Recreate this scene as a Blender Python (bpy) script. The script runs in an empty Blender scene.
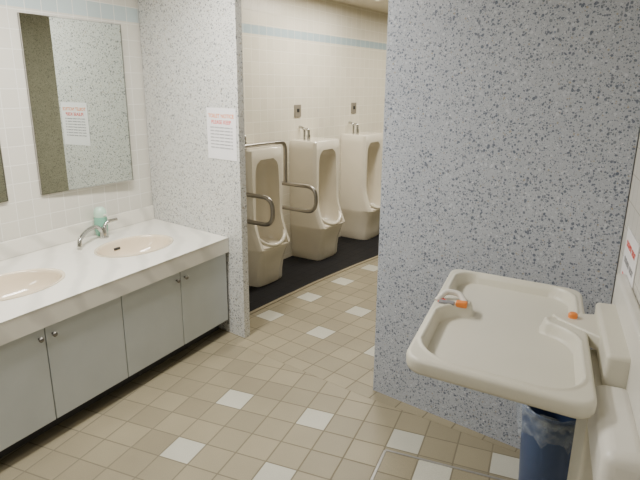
import bpy, math, random
from mathutils import Vector as V, Matrix
random.seed(3)
H=1.66; CEIL=2.47
# ---------------------------------------------------------------- helpers
def link(o):
    bpy.context.scene.collection.objects.link(o); return o
def frame(ang,origin=(0,0,0)):
    return Matrix.Translation(V(origin))@Matrix.Rotation(math.radians(ang),4,'Z')
FV=frame(-28,(-1.256,4.02,0))      # vanity wall: x into room, y along wall (away)
FU=frame(-34,(-.81,4.51,0))        # urinal wall
FG=frame(-22,(0,0,0))              # building grid / changing table
FP=frame(-38.5,(.309,2.776,0))     # terrazzo partitions, x to the right
def empty(name,M=None,loc=None):
    o=bpy.data.objects.new(name,None); o.empty_display_size=.1
    if M is not None: o.matrix_world=M
    if loc: o.matrix_world=o.matrix_world@Matrix.Translation(V(loc))
    return link(o)
def mobj(name,verts,faces,mat,parent=None,M=None,smooth=None,bevel=0,seg=2):
    me=bpy.data.meshes.new(name); me.from_pydata([tuple(v) for v in verts],[],faces); me.validate()
    import bmesh
    bm=bmesh.new(); bm.from_mesh(me); bmesh.ops.recalc_face_normals(bm,faces=bm.faces); bm.to_mesh(me); bm.free()
    o=bpy.data.objects.new(name,me); link(o)
    if mat: me.materials.append(mat)
    if parent: o.parent=parent
    if M is not None: o.matrix_local=M
    if smooth:
        me.polygons.foreach_set('use_smooth',[True]*len(me.polygons))
        me.set_sharp_from_angle(angle=math.radians(smooth))
    if bevel:
        b=o.modifiers.new('b','BEVEL'); b.width=bevel; b.segments=seg; b.limit_method='ANGLE'; b.angle_limit=math.radians(40)
        me.polygons.foreach_set('use_smooth',[True]*len(me.polygons)); me.set_sharp_from_angle(angle=math.radians(50))
    return o
def prism(name,poly,z0,z1,mat,**k):
    n=len(poly); vs=[(x,y,z0) for x,y in poly]+[(x,y,z1) for x,y in poly]
    fs=[list(range(n))[::-1],list(range(n,2*n))]+[[i,(i+1)%n,n+(i+1)%n,n+i] for i in range(n)]
    return mobj(name,vs,fs,mat,**k)
def box(name,x0,x1,y0,y1,z0,z1,mat,**k):
    return prism(name,[(x0,y0),(x1,y0),(x1,y1),(x0,y1)],z0,z1,mat,**k)
def lathe(name,prof,mat,parent=None,loc=(0,0,0),n=32,smooth=40,rot=None,sx=1,sy=1):
    vs=[];fs=[]
    for r,z in prof:
        for i in range(n):
            a=2*math.pi*i/n; vs.append((r*math.cos(a)*sx,r*math.sin(a)*sy,z))
    for j in range(len(prof)-1):
        for i in range(n): fs.append([j*n+i,j*n+(i+1)%n,(j+1)*n+(i+1)%n,(j+1)*n+i])
    if prof[0][0]>1e-4: fs.append(list(range(n))[::-1])
    if prof[-1][0]>1e-4: fs.append([(len(prof)-1)*n+i for i in range(n)])
    M=Matrix.Translation(V(loc))
    if rot: M=M@rot
    return mobj(name,vs,fs,mat,parent=parent,M=M,smooth=smooth)
def rounded(pts,r,seg=6):
    pts=[V(p) for p in pts]; out=[pts[0]]
    for i in range(1,len(pts)-1):
        a=(pts[i-1]-pts[i]); b=(pts[i+1]-pts[i]); rr=min(r,a.length*.49,b.length*.49)
        p0=pts[i]+a.normalized()*rr; p2=pts[i]+b.normalized()*rr
        for k in range(seg+1):
            t=k/seg; out.append(p0*(1-t)**2+pts[i]*2*t*(1-t)+p2*t*t)
    out.append(pts[-1]); return out
def tube(name,pts,r,mat,parent=None,n=14):
    pts=[V(p) for p in pts]; vs=[];fs=[]
    T=(pts[1]-pts[0]).normalized(); N=T.orthogonal().normalized()
    for i,p in enumerate(pts):
        if i==0: t=(pts[1]-pts[0])
        elif i==len(pts)-1: t=pts[-1]-pts[-2]
        else: t=(pts[i+1]-pts[i]).normalized()+(pts[i]-pts[i-1]).normalized()
        t.normalize(); N=(N-t*N.dot(t)).normalized(); B=t.cross(N)
        for k in range(n):
            a=2*math.pi*k/n; vs.append(p+N*math.cos(a)*r+B*math.sin(a)*r)
    for j in range(len(pts)-1):
        for k in range(n): fs.append([j*n+k,j*n+(k+1)%n,(j+1)*n+(k+1)%n,(j+1)*n+k])
    fs.append(list(range(n))); fs.append([(len(pts)-1)*n+k for k in range(n)])
    return mobj(name,vs,fs,mat,parent=parent,smooth=50)
# ---------------------------------------------------------------- materials
class NT:
    def __init__(s,name):
        s.m=bpy.data.materials.new(name); s.m.use_nodes=True; s.t=s.m.node_tree
        s.b=s.t.nodes['Principled BSDF']
    def n(s,typ,**k):
        x=s.t.nodes.new(typ)
        for a,v in k.items(): setattr(x,a,v)
        return x
    def put(s,sock,v):
        if isinstance(v,bpy.types.NodeSocket): s.t.links.new(v,sock)
        elif isinstance(v,(tuple,list)) and len(v)==3 and sock.type=='RGBA': sock.default_value=(*v,1)
        else: sock.default_value=v
    def math(s,op,a,b=0,c=None):
        x=s.n('ShaderNodeMath',operation=op); s.put(x.inputs[0],a); s.put(x.inputs[1],b)
        if c is not None: s.put(x.inputs[2],c)
        return x.outputs[0]
    def mix(s,f,a,b,mode='MIX'):
        x=s.n('ShaderNodeMix',data_type='RGBA',blend_type=mode)
        s.put(x.inputs[0],f); s.put(x.inputs[6],a); s.put(x.inputs[7],b); return x.outputs[2]
    def obj(s): return s.n('ShaderNodeTexCoord').outputs['Object']
    def sep(s,v):
        x=s.n('ShaderNodeSeparateXYZ'); s.put(x.inputs[0],v); return x.outputs
    def comb(s,a,b,c=0.0):
        x=s.n('ShaderNodeCombineXYZ'); s.put(x.inputs[0],a); s.put(x.inputs[1],b); s.put(x.inputs[2],c); return x.outputs[0]
    def noise(s,v,scale,detail=3,rough=.5):
        x=s.n('ShaderNodeTexNoise'); s.put(x.inputs['Vector'],v); x.inputs['Scale'].default_value=scale
        x.inputs['Detail'].default_value=detail; x.inputs['Roughness'].default_value=rough; return x.outputs[0]
    def remap(s,v,a,b,c=0,d=1):
        x=s.n('ShaderNodeMapRange'); x.clamp=True
        for i,q in enumerate((v,a,b,c,d)): s.put(x.inputs[i],q)
        return x.outputs[0]
    def bump(s,h,st=.3,dist=.002):
        x=s.n('ShaderNodeBump'); x.inputs['Strength'].default_value=st; x.inputs['Distance'].default_value=dist
        s.put(x.inputs['Height'],h); s.t.links.new(x.outputs[0],s.b.inputs['Normal'])
def plain(name,col,rough=.5,metal=0,var=.06,vs=6,spec=.5,coat=0,bumpst=0):
    g=NT(name); v=g.obj(); nz=g.noise(v,vs,4)
    f=g.remap(nz,.3,.7,1-var,1+var*.5)
    c=g.n('ShaderNodeVectorMath',operation='SCALE'); c.inputs[0].default_value=col; g.put(c.inputs['Scale'],f)
    g.put(g.b.inputs['Base Color'],c.outputs[0]); g.b.inputs['Roughness'].default_value=rough
    g.b.inputs['Metallic'].default_value=metal; g.b.inputs['Specular IOR Level'].default_value=spec
    g.b.inputs['Coat Weight'].default_value=coat; g.b.inputs['Coat Roughness'].default_value=.1
    if bumpst: g.bump(g.noise(v,120,2),bumpst,.001)
    return g.m
def tiles(name,ax,size,col,grout,gw=.004,var=.06,stripe=None,rough=.3,off=(0,0),every=0,alt=None,speck=0,lim=None,spec=.5):
    g=NT(name); o=g.sep(g.obj()); a=o['XYZ'.index(ax[0])]; b=o['XYZ'.index(ax[1])]
    A=g.math('ADD',g.math('DIVIDE',a,size),off[0]); B=g.math('ADD',g.math('DIVIDE',b,size),off[1])
    fa=g.math('FLOOR',A); fb=g.math('FLOOR',B)
    def edge(X,F):
        f=g.math('SUBTRACT',X,F); return g.math('MINIMUM',f,g.math('SUBTRACT',1.0,f))
    e=g.math('MINIMUM',edge(A,fa),edge(B,fb)); h=gw/2/size
    mask=g.remap(e,h*.7,h*1.3)
    wn=g.n('ShaderNodeTexWhiteNoise',noise_dimensions='3D'); g.put(wn.inputs['Vector'],g.comb(fa,fb,.5))
    base=col
    if every:
        ia=g.math('COMPARE',g.math('FLOORED_MODULO',fa,float(every)),0.0,.1); ib=g.math('COMPARE',g.math('FLOORED_MODULO',fb,float(every)),0.0,.1)
        m=g.math('MULTIPLY',ia,ib)
        if lim:
            m=g.math('MULTIPLY',m,g.math('GREATER_THAN',fa,lim[0])); m=g.math('MULTIPLY',m,g.math('LESS_THAN',fb,lim[2])); m=g.math('MULTIPLY',m,g.math('GREATER_THAN',fb,lim[1]))
        base=g.mix(m,col,alt)
    if stripe:
        s=g.math('MULTIPLY',g.math('GREATER_THAN',b,stripe[0]),g.math('LESS_THAN',b,stripe[1])); base=g.mix(s,base,stripe[2])
    f=g.remap(wn.outputs[0],0,1,1-var,1+var*.6)
    if speck:
        nz=g.noise(g.obj(),260,2,.7); f=g.math('MULTIPLY',f,g.remap(nz,.3,.7,1-speck,1+speck))
        n2=g.noise(g.obj(),1.7,4,.6); f=g.math('MULTIPLY',f,g.remap(n2,.3,.7,.88,1.06))
    c=g.n('ShaderNodeVectorMath',operation='SCALE'); g.put(c.inputs[0],base); g.put(c.inputs['Scale'],f)
    g.put(g.b.inputs['Base Color'],g.mix(mask,grout,c.outputs[0])); g.b.inputs['Specular IOR Level'].default_value=spec
    g.put(g.b.inputs['Roughness'],g.remap(mask,0,1,.8,rough)); g.bump(mask,.4,.002)
    return g.m
def terrazzo(name,base,cols,base2):
    g=NT(name); v=g.obj()
    nz=g.noise(v,7,3); c=g.mix(nz,base,base2)
    for sc,th in ((210,.42),(125,.48),(74,.46),(44,.32)):
        vo=g.n('ShaderNodeTexVoronoi'); g.put(vo.inputs['Vector'],v); vo.inputs['Scale'].default_value=sc
        cs=g.n('ShaderNodeSeparateColor'); g.put(cs.inputs[0],vo.outputs['Color'])
        m=g.math('LESS_THAN',vo.outputs['Distance'],g.math('MULTIPLY',cs.outputs[0],th))
        rp=g.n('ShaderNodeValToRGB'); rp.color_ramp.interpolation='CONSTANT'; g.put(rp.inputs[0],cs.outputs[1])
        el=rp.color_ramp.elements
        while len(el)<len(cols): el.new(.5)
        acc=0
        for i,(w,cc) in enumerate(cols):
            el[i].position=acc; el[i].color=(*cc,1); acc+=w
        c=g.mix(g.math('MULTIPLY',m,.85),c,rp.outputs[0])
    g.put(g.b.inputs['Base Color'],c); g.b.inputs['Roughness'].default_value=.42
    return g.m
m_tile=tiles('cream_wall_tile','YZ',.105,(.645,.625,.56),(.78,.77,.72),.005,.05,stripe=(2.06,2.15,(.48,.57,.58)),off=(0,.5))
m_tile_u=tiles('cream_wall_tile_urinal','YZ',.1,(.69,.645,.53),(.83,.80,.71),.004,.04,stripe=(2.07,2.14,(.36,.47,.51)),off=(0,.5))
m_tile_r=tiles('white_wall_tile','YZ',.1,(.66,.64,.59),(.50,.48,.44),.004,.04,stripe=(2.05,2.15,(.42,.56,.60)),off=(0,.5))
TS=.1588
FT=(.272,.237,.158); FGR=(.165,.142,.095); FA=(.47,.46,.39)
m_floor=tiles('floor_tile','XY',TS,FT,FGR,.007,.13,rough=.45,every=3,alt=FA,speck=.12,off=(.5,.5),lim=(-.5,-99,.5))
m_floor_u=tiles('floor_tile_urinal_room','XY',TS,FT,FGR,.007,.13,rough=.45,every=3,alt=FA,speck=.12,off=(.5,.5),lim=(-9,-.5,99))
m_hatch=tiles('floor_tile_hatch','XY',TS,FT,FGR,.007,.13,rough=.45,every=9,alt=FA,speck=.12,off=(-1,1))
chips=[(.27,(.09,.11,.16)),(.2,(.20,.23,.30)),(.18,(.70,.71,.73)),(.1,(.34,.30,.24)),(.15,(.15,.17,.21)),(.1,(.52,.55,.60))]
m_ter_shade=terrazzo('terrazzo_shaded',(.36,.385,.44),chips,(.44,.465,.52))  # right partition: its shade is put into the bluer, darker terrazzo colours
chips2=[(.22,(.15,.16,.17)),(.2,(.34,.33,.31)),(.2,(.80,.79,.76)),(.2,(.38,.33,.25)),(.1,(.20,.22,.25)),(.08,(.6,.6,.6))]
m_ter_lit=terrazzo('terrazzo_lit',(.59,.595,.57),chips2,(.66,.66,.63))  # left partition: lit copy of the terrazzo, brightness painted into the colours
m_ter_o=terrazzo('terrazzo_olive',(.40,.39,.31),[(.25,(.22,.21,.17)),(.2,(.3,.29,.24)),(.2,(.52,.5,.42)),(.35,(.25,.24,.19))],(.46,.45,.36))
m_ceil=plain('ceiling_paint',(.72,.66,.54),.8)
g=NT('counter_marble'); v=g.obj()
w=g.n('ShaderNodeTexWave',wave_type='BANDS',bands_direction='DIAGONAL'); g.put(w.inputs['Vector'],v); w.inputs['Scale'].default_value=2.6; w.inputs['Distortion'].default_value=6; w.inputs['Detail'].default_value=4; w.inputs['Detail Scale'].default_value=.7
f=g.remap(w.outputs[1],.55,1.0,0,.7)
g.put(g.b.inputs['Base Color'],g.mix(f,(.78,.755,.68),(.60,.58,.52))); g.b.inputs['Roughness'].default_value=.28; m_counter=g.m
m_sink=plain('sink_ceramic',(.75,.64,.48),.12,var=.02,coat=.5)
m_ceramic=plain('urinal_ceramic',(.77,.715,.60),.14,var=.03,coat=.5)
m_door=plain('cabinet_laminate',(.51,.54,.535),.4,var=.04)
m_dark=plain('dark_toe_kick',(.05,.05,.05),.6)
m_chrome=plain('chrome',(.50,.50,.48),.14,1,var=.02)
m_steel=plain('brushed_steel',(.34,.32,.29),.28,1,var=.05)
m_plate=plain('plate_steel',(.30,.27,.22),.4,.4,var=.05)
m_gun=plain('knob_metal',(.25,.24,.22),.35,1)
m_plast=plain('ivory_plastic',(.67,.645,.55),.38,var=.025)
m_white=plain('white_plastic',(.74,.72,.66),.35)
m_orange=plain('orange_plastic',(.85,.25,.04),.4)
m_red=plain('red_print',(.75,.06,.04),.5)
m_grey=plain('grey_print',(.25,.25,.27),.6)
m_paper=plain('paper',(.82,.81,.83),.7,var=.03)
m_green=plain('green_soap',(.20,.46,.34),.2)
m_green2=plain('pale_green_cap',(.48,.68,.55),.3)
m_navy=tiles('dark_floor_tile','XY',.1,(.007,.007,.009),(.014,.014,.014),.004,.15,rough=.6,spec=.2)
m_bin=plain('blue_bin_plastic',(.06,.10,.22),.4)
m_black=plain('black_rubber',(.02,.02,.02),.5)
m_jamb=plain('jamb_metal',(.35,.34,.32),.4,.6)
g=NT('mirror_glass'); g.b.inputs['Metallic'].default_value=1; g.b.inputs['Roughness'].default_value=.01; g.put(g.b.inputs['Base Color'],g.mix(g.noise(g.obj(),3),(.62,.67,.63),(.64,.68,.64))); m_mirror=g.m
g=NT('clear_bag'); nz=g.noise(g.obj(),25,4); g.put(g.b.inputs['Base Color'],(.6,.68,.8)); g.b.inputs['Roughness'].default_value=.15; g.put(g.b.inputs['Alpha'],g.remap(nz,.35,.7,.08,.42)); g.bump(nz,.8,.01); m_bag=g.m
# ---------------------------------------------------------------- room shell
box('floor',-6,6,-5,9.5,-.1,0,m_floor,M=frame(-22,(-.457,2.669,0)))
MU=frame(-36.9,(-.368,3.81,0)); MUi=MU.inverted()
pz=[MUi@V(q) for q in ((-1.6,4.0,0),(-.60,3.375,0),(.24,2.72,0),(1.35,1.95,0),(4.0,7.0,0),(1.6,9.0,0))]
prism('floor_urinal_room',[(q.x,q.y) for q in pz],0.0002,.001,m_floor_u,M=MU)
box('ceiling',-6,6,-5,9.5,CEIL,CEIL+.1,m_ceil,M=frame(-22,(-.457,2.669,0)))
box('wall_left',-.1,0,-6.2,.05,0,CEIL,m_tile,M=FV)
box('wall_urinals',-.1,0,-.55,4.6,0,CEIL,m_tile_u,M=FU)
box('wall_partition_left',-1.99,-1.04,0,.05,0,CEIL,m_ter_lit,M=FP)
box('wall_partition_right',0,1.115,0,.12,0,CEIL,m_ter_shade,M=FP)
box('wall_right',.32,.42,-3.0,2.5,0,CEIL,m_tile_r,M=FG)
def wallpp(name,p,q,mat):
    p=V((*p,0));q=V((*q,0)); d=q-p; ang=math.degrees(math.atan2(-d.x,d.y)); M=frame(ang,p)
    box(name,0,.1,0,d.length,0,CEIL,mat,M=M)
wallpp('wall_rear',(-.72,-2.7),(-4.3,-1.6),m_tile_r)
wallpp('wall_far',(3.7,6.9),(1.75,8.35),m_ter_o)
wallpp('wall_side',(1.32,2.35),(3.72,6.95),m_ter_o)
edge=[(.60,-.52),(.605,0),(.615,.45),(.65,1.0),(.70,1.5),(.77,2.1),(.86,2.8),(1.0,3.8),(1.1,4.5)]
prism('floor_strip_urinals',[(0.001,-.52)]+edge+[(.001,4.5)],.0012,.006,m_navy,M=FU)
e2=[(x+.03,y) for x,y in edge]
prism('trim_strip_edge',edge+e2[::-1],.0012,.007,plain('strip_border',(.24,.205,.135),.5),M=FU)
hx=FG.inverted()@V((.32,2.24,0))
fh=empty('floor_hatch',FG,(hx.x,hx.y,0))
box('cover',.006,.62,-1.0,-.006,.0004,.0014,m_hatch,parent=fh)
box('strip_row',0,.62,-.006,.006,.0005,.004,m_jamb,parent=fh)
box('strip_column',-.006,.006,-1.0,-.006,.0005,.004,m_jamb,parent=fh)
# ---------------------------------------------------------------- mirrors
for y1,tl in ((-.21,-3.4),(-1.10,0)):
    y0=y1-.68
    mr=empty('wall_mirror',FV@Matrix.Translation(V((0,y0,0)))@Matrix.Rotation(math.radians(tl),4,'Z'))
    w=.68
    box('glass',.006,.014,.004,w-.004,1.019,2.026,m_mirror,parent=mr)
    box('backing',.001,.006,0,w,1.015,2.03,m_steel,parent=mr)
    for n_,a in enumerate(((0,.005,1.015,2.03),(w-.005,w,1.015,2.03),(0,w,1.015,1.020),(0,w,2.025,2.03))):
        box('rim_%d'%n_,.004,.017,a[0],a[1],a[2],a[3],m_chrome,parent=mr)
# ---------------------------------------------------------------- vanity
van=empty('vanity_counter',FV)
TOP=.69; DP=.82; LEN=-3.0
vs=[];fs=[]
def ringsec(poly,c,ax,ay):
    angs=set(2*math.pi*i/56 for i in range(56))
    for x,y in poly: angs.add(math.atan2(y-c[1],x-c[0])%(2*math.pi))
    angs=sorted(angs); n=len(angs); b0=len(vs)
    for a in angs:
        dx,dy=math.cos(a),math.sin(a); best=9
        for i in range(len(poly)):
            p=poly[i];q=poly[(i+1)%len(poly)]; ex,ey=q[0]-p[0],q[1]-p[1]; den=dx*ey-dy*ex
            if abs(den)<1e-9: continue
            t=((p[0]-c[0])*ey-(p[1]-c[1])*ex)/den; s=((p[0]-c[0])*dy-(p[1]-c[1])*dx)/den
            if t>0 and -1e-6<=s<=1+1e-6: best=min(best,t)
        r=1/math.sqrt((dx/ax)**2+(dy/ay)**2)
        vs.append((c[0]+dx*best,c[1]+dy*best,TOP)); vs.append((c[0]+dx*r,c[1]+dy*r,TOP))
    for i in range(n):
        j=(i+1)%n; fs.append([b0+2*i,b0+2*j,b0+2*j+1,b0+2*i+1])
SX,SY=.185,.255
s1=(.44,-.60); s2=(.44,-1.41)
ringsec([(0.001,-.002),(DP+.002,-.155),(DP+.002,-1.0),(0.001,-1.0)],s1,SX,SY)
ringsec([(0.001,-1.0),(DP+.002,-1.0),(DP+.002,-1.82),(0.001,-1.82)],s2,SX,SY)
b=len(vs); vs+=[(0.001,-1.82,TOP),(DP+.002,-1.82,TOP),(DP+.002,LEN,TOP),(0.001,LEN,TOP)]; fs.append([b,b+1,b+2,b+3])
mobj('worktop',vs,fs,m_counter,parent=van)
prism('apron',[(DP-.03,-.16),(DP,-.155),(DP,LEN),(DP-.03,LEN)],.59,TOP-.001,m_counter,parent=van)
box('backsplash',.001,.022,LEN,-.006,TOP+.0005,TOP+.10,m_counter,parent=van,bevel=.003)
prism('carcass',[(.75,-.15),(.785,-.16),(.785,LEN),(.75,LEN)],.10,.59,m_dark,parent=van)
prism('toe_kick',[(.68,-.14),(.70,-.145),(.70,LEN),(.68,LEN)],0,.10,m_dark,parent=van)
ye=-.165
k=0
for yb in (-.61,-1.06,-1.51,-1.96,-2.41,-2.86):
    box('door_%d'%k,.785,.803,yb+.003,ye-.003 if k else -.168,.105,.582,m_door,parent=van,bevel=.002)
    ky=(yb+.035) if k%2==0 else (ye-.035)
    lathe('knob_%d'%k,[(.005,0),(.005,.012),(.012,.016),(.013,.022),(.009,.027),(0.0,.028)],m_gun,parent=van,loc=(.803,ky,.54),n=20,rot=Matrix.Rotation(math.pi/2,4,'Y'))
    ye=yb;k+=1
def sink(c):
    s=empty('wash_basin',FV,(c[0],c[1],TOP))
    prof=[(1.05,.001),(1.045,.005),(1.0,.006),(.975,.0),(.95,-.015),(.92,-.04),(.85,-.075),(.72,-.105),(.5,-.125),(.25,-.133),(.09,-.136)]
    vs=[];fs=[];n=56
    for r,z in prof:
        for i in range(n):
            a=2*math.pi*i/n; vs.append((r*SX*math.cos(a),r*SY*math.sin(a),z))
    for j in range(len(prof)-1):
        for i in range(n): fs.append([j*n+i,j*n+(i+1)%n,(j+1)*n+(i+1)%n,(j+1)*n+i])
    mobj('bowl',vs,fs,m_sink,parent=s,smooth=60)
    lathe('drain',[(.03,-.137),(.03,-.130),(.022,-.129),(.018,-.133),(0,-.133)],m_steel,parent=s,n=24)
    tube('overflow_slot',[(-.166,-.022,-.045),(-.168,0,-.045),(-.166,.022,-.045)],.008,m_black,parent=s)
sink(s1); sink(s2)
def faucet(y):
    f=empty('faucet',FV,(.125,y,TOP+.001))
    lathe('base',[(.030,0),(.030,.008),(.024,.012),(.022,.06),(.018,.072),(0,.074)],m_chrome,parent=f)
    tube('spout',rounded([(0,0,.03),(0,-.05,.09),(.05,-.17,.09),(.095,-.26,.06),(.10,-.27,.02)],.05,8),.0135,m_chrome,parent=f)
    tube('lever',rounded([(0,0,.06),(0,.03,.10),(.02,.10,.105)],.03),.011,m_chrome,parent=f)
faucet(-.565); faucet(-1.375)
sd=empty('soap_dispenser',FV,(.066,-.53,TOP+.002))
lathe('bottle',[(.032,0),(.038,.006),(.042,.05),(.042,.115),(.038,.125)],m_green,parent=sd)
lathe('cap',[(.039,.125),(.041,.15),(.036,.172),(.021,.188),(0,.190)],m_green2,parent=sd)
lathe('nozzle',[(.008,0),(.008,.03),(.0,.031)],m_white,parent=sd,loc=(.033,0,.14),rot=Matrix.Rotation(math.pi/2,4,'Y'),n=16)
# ---------------------------------------------------------------- urinals
def urinal(t,po):
    u=empty('urinal',FU,(0.001,t,0.006))
    L=[(0,.175,.325,0,.10),(.02,.18,.335,0,.10),(.10,.182,.338,0,.10),(.20,.19,.35,0,.12),(.27,.200,.37,0,.14),(.315,.210,.385,0,.16),
       (.335,.212,.388,.02,.165),(.34,.212,.386,.20,.165),(.36,.212,.378,.25,.165),(.40,.212,.36,.25,.165),(.46,.212,.335,.24,.165),(.53,.212,.312,.225,.162),(.60,.212,.30,.215,.16),
       (.80,.212,.298,.205,.155),(.95,.212,.296,.195,.15),(1.0,.212,.296,.18,.145),(1.04,.212,.296,.14,.125),(1.065,.212,.296,.06,.09),(1.07,.212,.296,0,.08),(1.145,.212,.295,0,.08),(1.155,.205,.288,0,.08)]
    NR=20; vs=[];fs=[]
    for z,w,D,r,rw in L:
        sec=[(0,-w),(D-.04,-w),(D-.015,-w+.006),(D,-w+.022)]
        if z<.34: sec=[(0,-w),(D*.72,-w),(D*.91,-w*.93),(D*.97,-w*.80)]
        for i in range(NR+1):
            a=math.pi*i/NR; y=-rw*math.cos(a); x=D-r*(math.sin(a)**.55 if 0<a<math.pi-1e-6 else 0)
            if z<.34: x=D*(.98+.02*math.sin(a))
            sec.append((x,y))
        sec+= [(x,-y) for x,y in sec[:4][::-1]]
        vs+=[(x,y,z) for x,y in sec]
    n=len(sec)
    for j in range(len(L)-1):
        for i in range(n): fs.append([j*n+i,j*n+(i+1)%n,(j+1)*n+(i+1)%n,(j+1)*n+i])
    fs.append(list(range(n))); fs.append([(len(L)-1)*n+i for i in range(n)])
    mobj('body',vs,fs,m_ceramic,parent=u,smooth=38)
    lip=[]
    for i in range(21):
        a=-math.pi/2+math.pi*i/20; cc=max(math.cos(a),0)
        lip.append((.27+.115*cc**.7, .188*math.sin(a), .50-.145*cc**.8))
    tube('lip',lip,.017,m_ceramic,parent=u)
    tube('flush_pipe',rounded([(.06,-.06,1.15),(.06,-.06,1.25),(.02,-.06,1.27),(-.0,-.06,1.27)],.03),.012,m_chrome,parent=u)
    tube('flush_valve',[(.11,-.06,1.15),(.11,-.06,1.20)],.018,m_chrome,parent=u)
    tube('flush_bend',rounded([(.11,-.06,1.20),(.11,-.06,1.25),(.06,-.06,1.255)],.02),.013,m_chrome,parent=u)
    lathe('drain_cover',[(.05,0),(.05,.006),(0,.01)],m_steel,parent=u,loc=(.24,0,.341),n=20)
    s=empty('flush_sensor_plate',FU,(0,t+po,1.42))
    box('plate',.001,.010,-.05,.05,-.05,.065,m_plate,parent=s,bevel=.003)
    box('window',.010,.013,-.018,.018,-.005,.028,m_black,parent=s)
for t,po in ((.22,-.09),(1.13,-.09),(2.05,.03),(2.97,.03)): urinal(t,po)
gr=empty('grab_rail',FU)
R=.0175
def arm(t,nm):
    tube(nm,rounded([(.002,t,.82),(.56,t,.82),(.56,t,.60),(.002,t,.60)],.10,10),R,m_steel,parent=gr)
    for z in (.82,.60): lathe(nm+'_flange_%d'%(z*100),[(.035,0),(.035,.008),(.02,.012)],m_steel,parent=gr,loc=(.001,t,z),rot=Matrix.Rotation(math.pi/2,4,'Y'),n=20)
arm(-.04,'arm_near'); arm(.55,'arm_far')
tube('chest_bar',rounded([(.23,-.04,.82),(.23,-.04,1.19),(.23,.55,1.19),(.23,.55,.82)],.08,10),R,m_steel,parent=gr)
# ---------------------------------------------------------------- poster
def text(parent,s,loc,size,mat,rx,name):
    c=bpy.data.curves.new(name,'FONT'); c.body=s; c.size=size; c.align_x='CENTER'; c.extrude=.0002; c.offset=size*.02
    o=link(bpy.data.objects.new(name,c)); o.data.materials.append(mat); o.parent=parent
    o.matrix_local=Matrix.Translation(V(loc))@rx; return o
RX=Matrix.Rotation(math.pi/2,4,'X')
po=empty('wall_notice',FP,(-1.195,0,1.36))
box('sheet',-.135,.135,-.003,-.001,-.16,.16,m_paper,parent=po)
text(po,'TOILET NOTICE',(0,-.0035,.10),.033,m_orange,RX,'heading')
text(po,'PLEASE KEEP',(0,-.0035,.062),.033,m_red,RX,'subheading')
for i in range(7): text(po,'xnmo urnxs oemnr suxnem oz',(0,-.0035,.035-.021*i),.0165,m_grey,RX,'line_%d'%i)
# ---------------------------------------------------------------- changing table
ct=empty('baby_changing_table',FG)
ZT=.905
def sdbox(x,y,cx,cy,hx,hy,r):
    qx=abs(x-cx)-hx+r; qy=abs(y-cy)-hy+r
    return math.hypot(max(qx,0),max(qy,0))+min(max(qx,qy),0)-r
NX,NY=110,170
W2,L2=.255,.445; qc,dc=-.062,1.845
def sk(x,y): return (qc+x, dc+y-.08*x/W2*.5)
vs=[];fs=[];idx={}
def outline(x,y):
    r=.055; ux,uy=x*W2,y*L2
    ax,ay=abs(ux),abs(uy); ix,iy=W2-r,L2-r
    if ax>ix and ay>iy:
        dx,dy=(ax-ix)/r,(ay-iy)/r
        m=max(dx,dy); l=math.hypot(dx,dy)
        if l>0: dx,dy=dx*m/l,dy*m/l
        ax,ay=ix+dx*r,iy+dy*r
    return math.copysign(ax,ux),math.copysign(ay,uy)
def smin(a,b,k):
    h=max(0,min(1,.5+.5*(b-a)/k)); return b*(1-h)+a*h-k*h*(1-h)
def zed(x,y):
    a=sdbox(x,y,0.0,.255,.222,.160,.09); b=sdbox(x,y,0,-.185,.226,.225,.12); c=sdbox(x,y,0,.07,.125,.10,.02)
    d=smin(smin(a,c,.025),b,.02)
    rim=sdbox(x,y,0,0,W2,L2,.055)
    t=max(0,min(1,-d/.013)); t=t*t*(3-2*t)
    z=-.042*t
    bd=max(0,1-abs(d-.007)/.008); z+=.005*bd*bd*(3-2*bd)
    e=max(0,min(1,(rim+.010)/.010)); z-=.008*e*e
    return z
for j in range(NY+1):
    for i in range(NX+1):
        x,y=outline(-1+2*i/NX,-1+2*j/NY); q,d=sk(x,y); idx[i,j]=len(vs); vs.append((q,d,ZT+zed(x,y)))
for j in range(NY):
    for i in range(NX): fs.append([idx[i,j],idx[i+1,j],idx[i+1,j+1],idx[i,j+1]])
ring=[(i,0) for i in range(NX)]+[(NX,j) for j in range(NY)]+[(i,NY) for i in range(NX,0,-1)]+[(0,j) for j in range(NY,0,-1)]
prev=[idx[p] for p in ring]
for dz,sc in ((-.015,1.003),(-.038,1.0),(-.050,.985),(-.054,.95)):
    cur=[]
    for p in ring:
        x,y=outline(-1+2*p[0]/NX,-1+2*p[1]/NY); q,d=sk(x*sc,y*sc); cur.append(len(vs)); vs.append((q,d,ZT+dz))
    for a in range(len(ring)):
        b=(a+1)%len(ring); fs.append([prev[a],prev[b],cur[b],cur[a]])
    prev=cur
fs.append(prev)
mobj('tray',vs,fs,m_plast,parent=ct,smooth=60)
prism('hinge_arm',[(.262,1.76),(.262,2.0),(.10,1.955),(.085,1.93),(.10,1.905)],ZT-.045,ZT+.006,m_plast,parent=ct,bevel=.006,seg=3)
box('hinge_block',.225,.30,1.60,2.04,ZT-.07,ZT+.035,m_plast,parent=ct,bevel=.012,seg=3)
box('wall_plate',.285,.319,1.20,2.12,.62,1.03,m_white,parent=ct,bevel=.01,seg=3)
box('column',.20,.319,1.58,1.86,0,.84,m_plast,parent=ct,bevel=.012,seg=3)
box('damper_housing',.20,.30,1.24,1.60,.70,.86,m_white,parent=ct,bevel=.03,seg=4)
sy_=dc+.095
tube('strap_loop',rounded([(qc-.245,sy_-.03,ZT-.002),(qc-.22,sy_+.01,ZT+.026),(qc-.17,sy_+.015,ZT+.022),(qc-.14,sy_-.02,ZT-.004)],.02),.011,m_white,parent=ct)
box('buckle_tongue',qc-.175,qc-.135,sy_-.05,sy_-.02,ZT-.008,ZT+.012,m_orange,parent=ct,bevel=.004)
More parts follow.
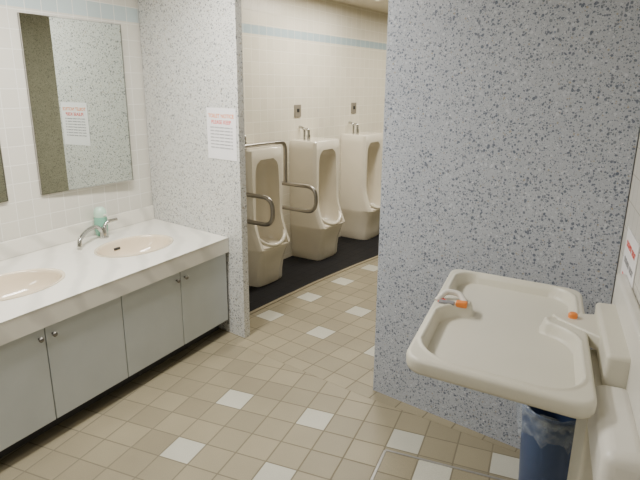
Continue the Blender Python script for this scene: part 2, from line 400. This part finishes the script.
box('buckle_slot',qc-.235,qc-.18,sy_-.055,sy_-.03,ZT-.002,ZT+.008,m_grey,parent=ct,bevel=.002)
lathe('lock_button',[(.015,0),(.015,.014),(.011,.018),(0,.019)],m_orange,parent=ct,loc=(.150,1.925,ZT+.005),n=20)
sx,sy=sk(-.225,.035)
prism('warning_triangle',[(sx-.014,sy-.028),(sx+.024,sy-.014),(sx-.004,sy+.020)],ZT+.004,ZT+.0062,m_red,parent=ct)
sh=empty('instruction_sheet',FG)
box('sheet',.316,.319,1.97,2.25,.86,1.17,m_paper,parent=sh)
RYL=Matrix.Rotation(-math.pi/2,4,'Z')@RX
for i in range(4): text(sh,'oxnem suxr',(.3155,2.11,1.11-.06*i),.045,m_red if i%2==0 else m_grey,RYL,'print_%d'%i)
# ---------------------------------------------------------------- waste bin
wb=empty('waste_bin',None); wb.location=(.972,1.985,0.002); wb.scale=(1.08,1.08,1)
lathe('bucket',[(.0,.0),(.095,0),(.098,.005),(.118,.40),(.126,.402),(.126,.414),(.117,.414),(.095,.02),(0,.015)],m_bin,parent=wb,n=40)
n=48; vs=[];fs=[]
prof=[(.112,.33),(.119,.40),(.125,.427),(.134,.42),(.132,.38),(.129,.34),(.126,.31)]
for k,(r,z) in enumerate(prof):
    for i in range(n):
        a=2*math.pi*i/n; w=(.005*math.sin(a*9+k)+.003*math.sin(a*17+2*k))*(k/3); vs.append(((r+abs(w))*math.cos(a),(r+abs(w))*math.sin(a),z+w*1.5))
for j in range(len(prof)-1):
    for i in range(n): fs.append([j*n+i,j*n+(i+1)%n,(j+1)*n+(i+1)%n,(j+1)*n+i])
mobj('liner_bag',vs,fs,m_bag,parent=wb,smooth=60)
# ---------------------------------------------------------------- lights
def lamp(loc,ang,sx,sy,e,col):
    f=empty('ceiling_light',frame(ang,(loc[0],loc[1],CEIL)))
    for n_,a in enumerate(((-sx/2-.03,-sx/2,-sy/2-.03,sy/2+.03),(sx/2,sx/2+.03,-sy/2-.03,sy/2+.03),(-sx/2,sx/2,-sy/2-.03,-sy/2),(-sx/2,sx/2,sy/2,sy/2+.03))):
        box('frame_%d'%n_,*a,-.03,-.001,m_white,parent=f)
    l=bpy.data.lights.new('tube','AREA'); l.shape='RECTANGLE'; l.size=sx; l.size_y=sy; l.energy=e; l.color=col
    o=link(bpy.data.objects.new('tube_light',l)); o.parent=f; o.location=(0,0,-.02)
W=(1,.97,.91)
lamp((-.95,2.5),-28,.3,1.2,72,W)
lamp((-1.3,.3),-28,.4,1.2,26,W)
lamp((.3,5.0),-34,.3,1.2,46,(1,.94,.83))
lamp((1.6,6.2),-34,.3,1.2,40,(1,.94,.83))
wd=bpy.data.worlds.new('w'); bpy.context.scene.world=wd; wd.use_nodes=True
wd.node_tree.nodes['Background'].inputs[0].default_value=(.8,.85,.9,1); wd.node_tree.nodes['Background'].inputs[1].default_value=.05
# ---------------------------------------------------------------- camera
f=550;p=math.atan(f/1960);a=20/1960
Rt=V((1,0,0));Up=V((0,math.sin(p),math.cos(p)));Fw=V((0,math.cos(p),-math.sin(p)))
C=(Rt+a*Up).normalized();K=(Up-a*Rt).normalized();Z=-Fw
cam=bpy.data.cameras.new('camera'); cam.sensor_width=36; cam.lens=36*f/640; cam.clip_start=.02
co=link(bpy.data.objects.new('camera',cam))
M=Matrix.Identity(4)
for i in range(3): M[i][0]=C[i];M[i][1]=K[i];M[i][2]=Z[i]
M[2][3]=H; co.matrix_world=M
bpy.context.scene.camera=co
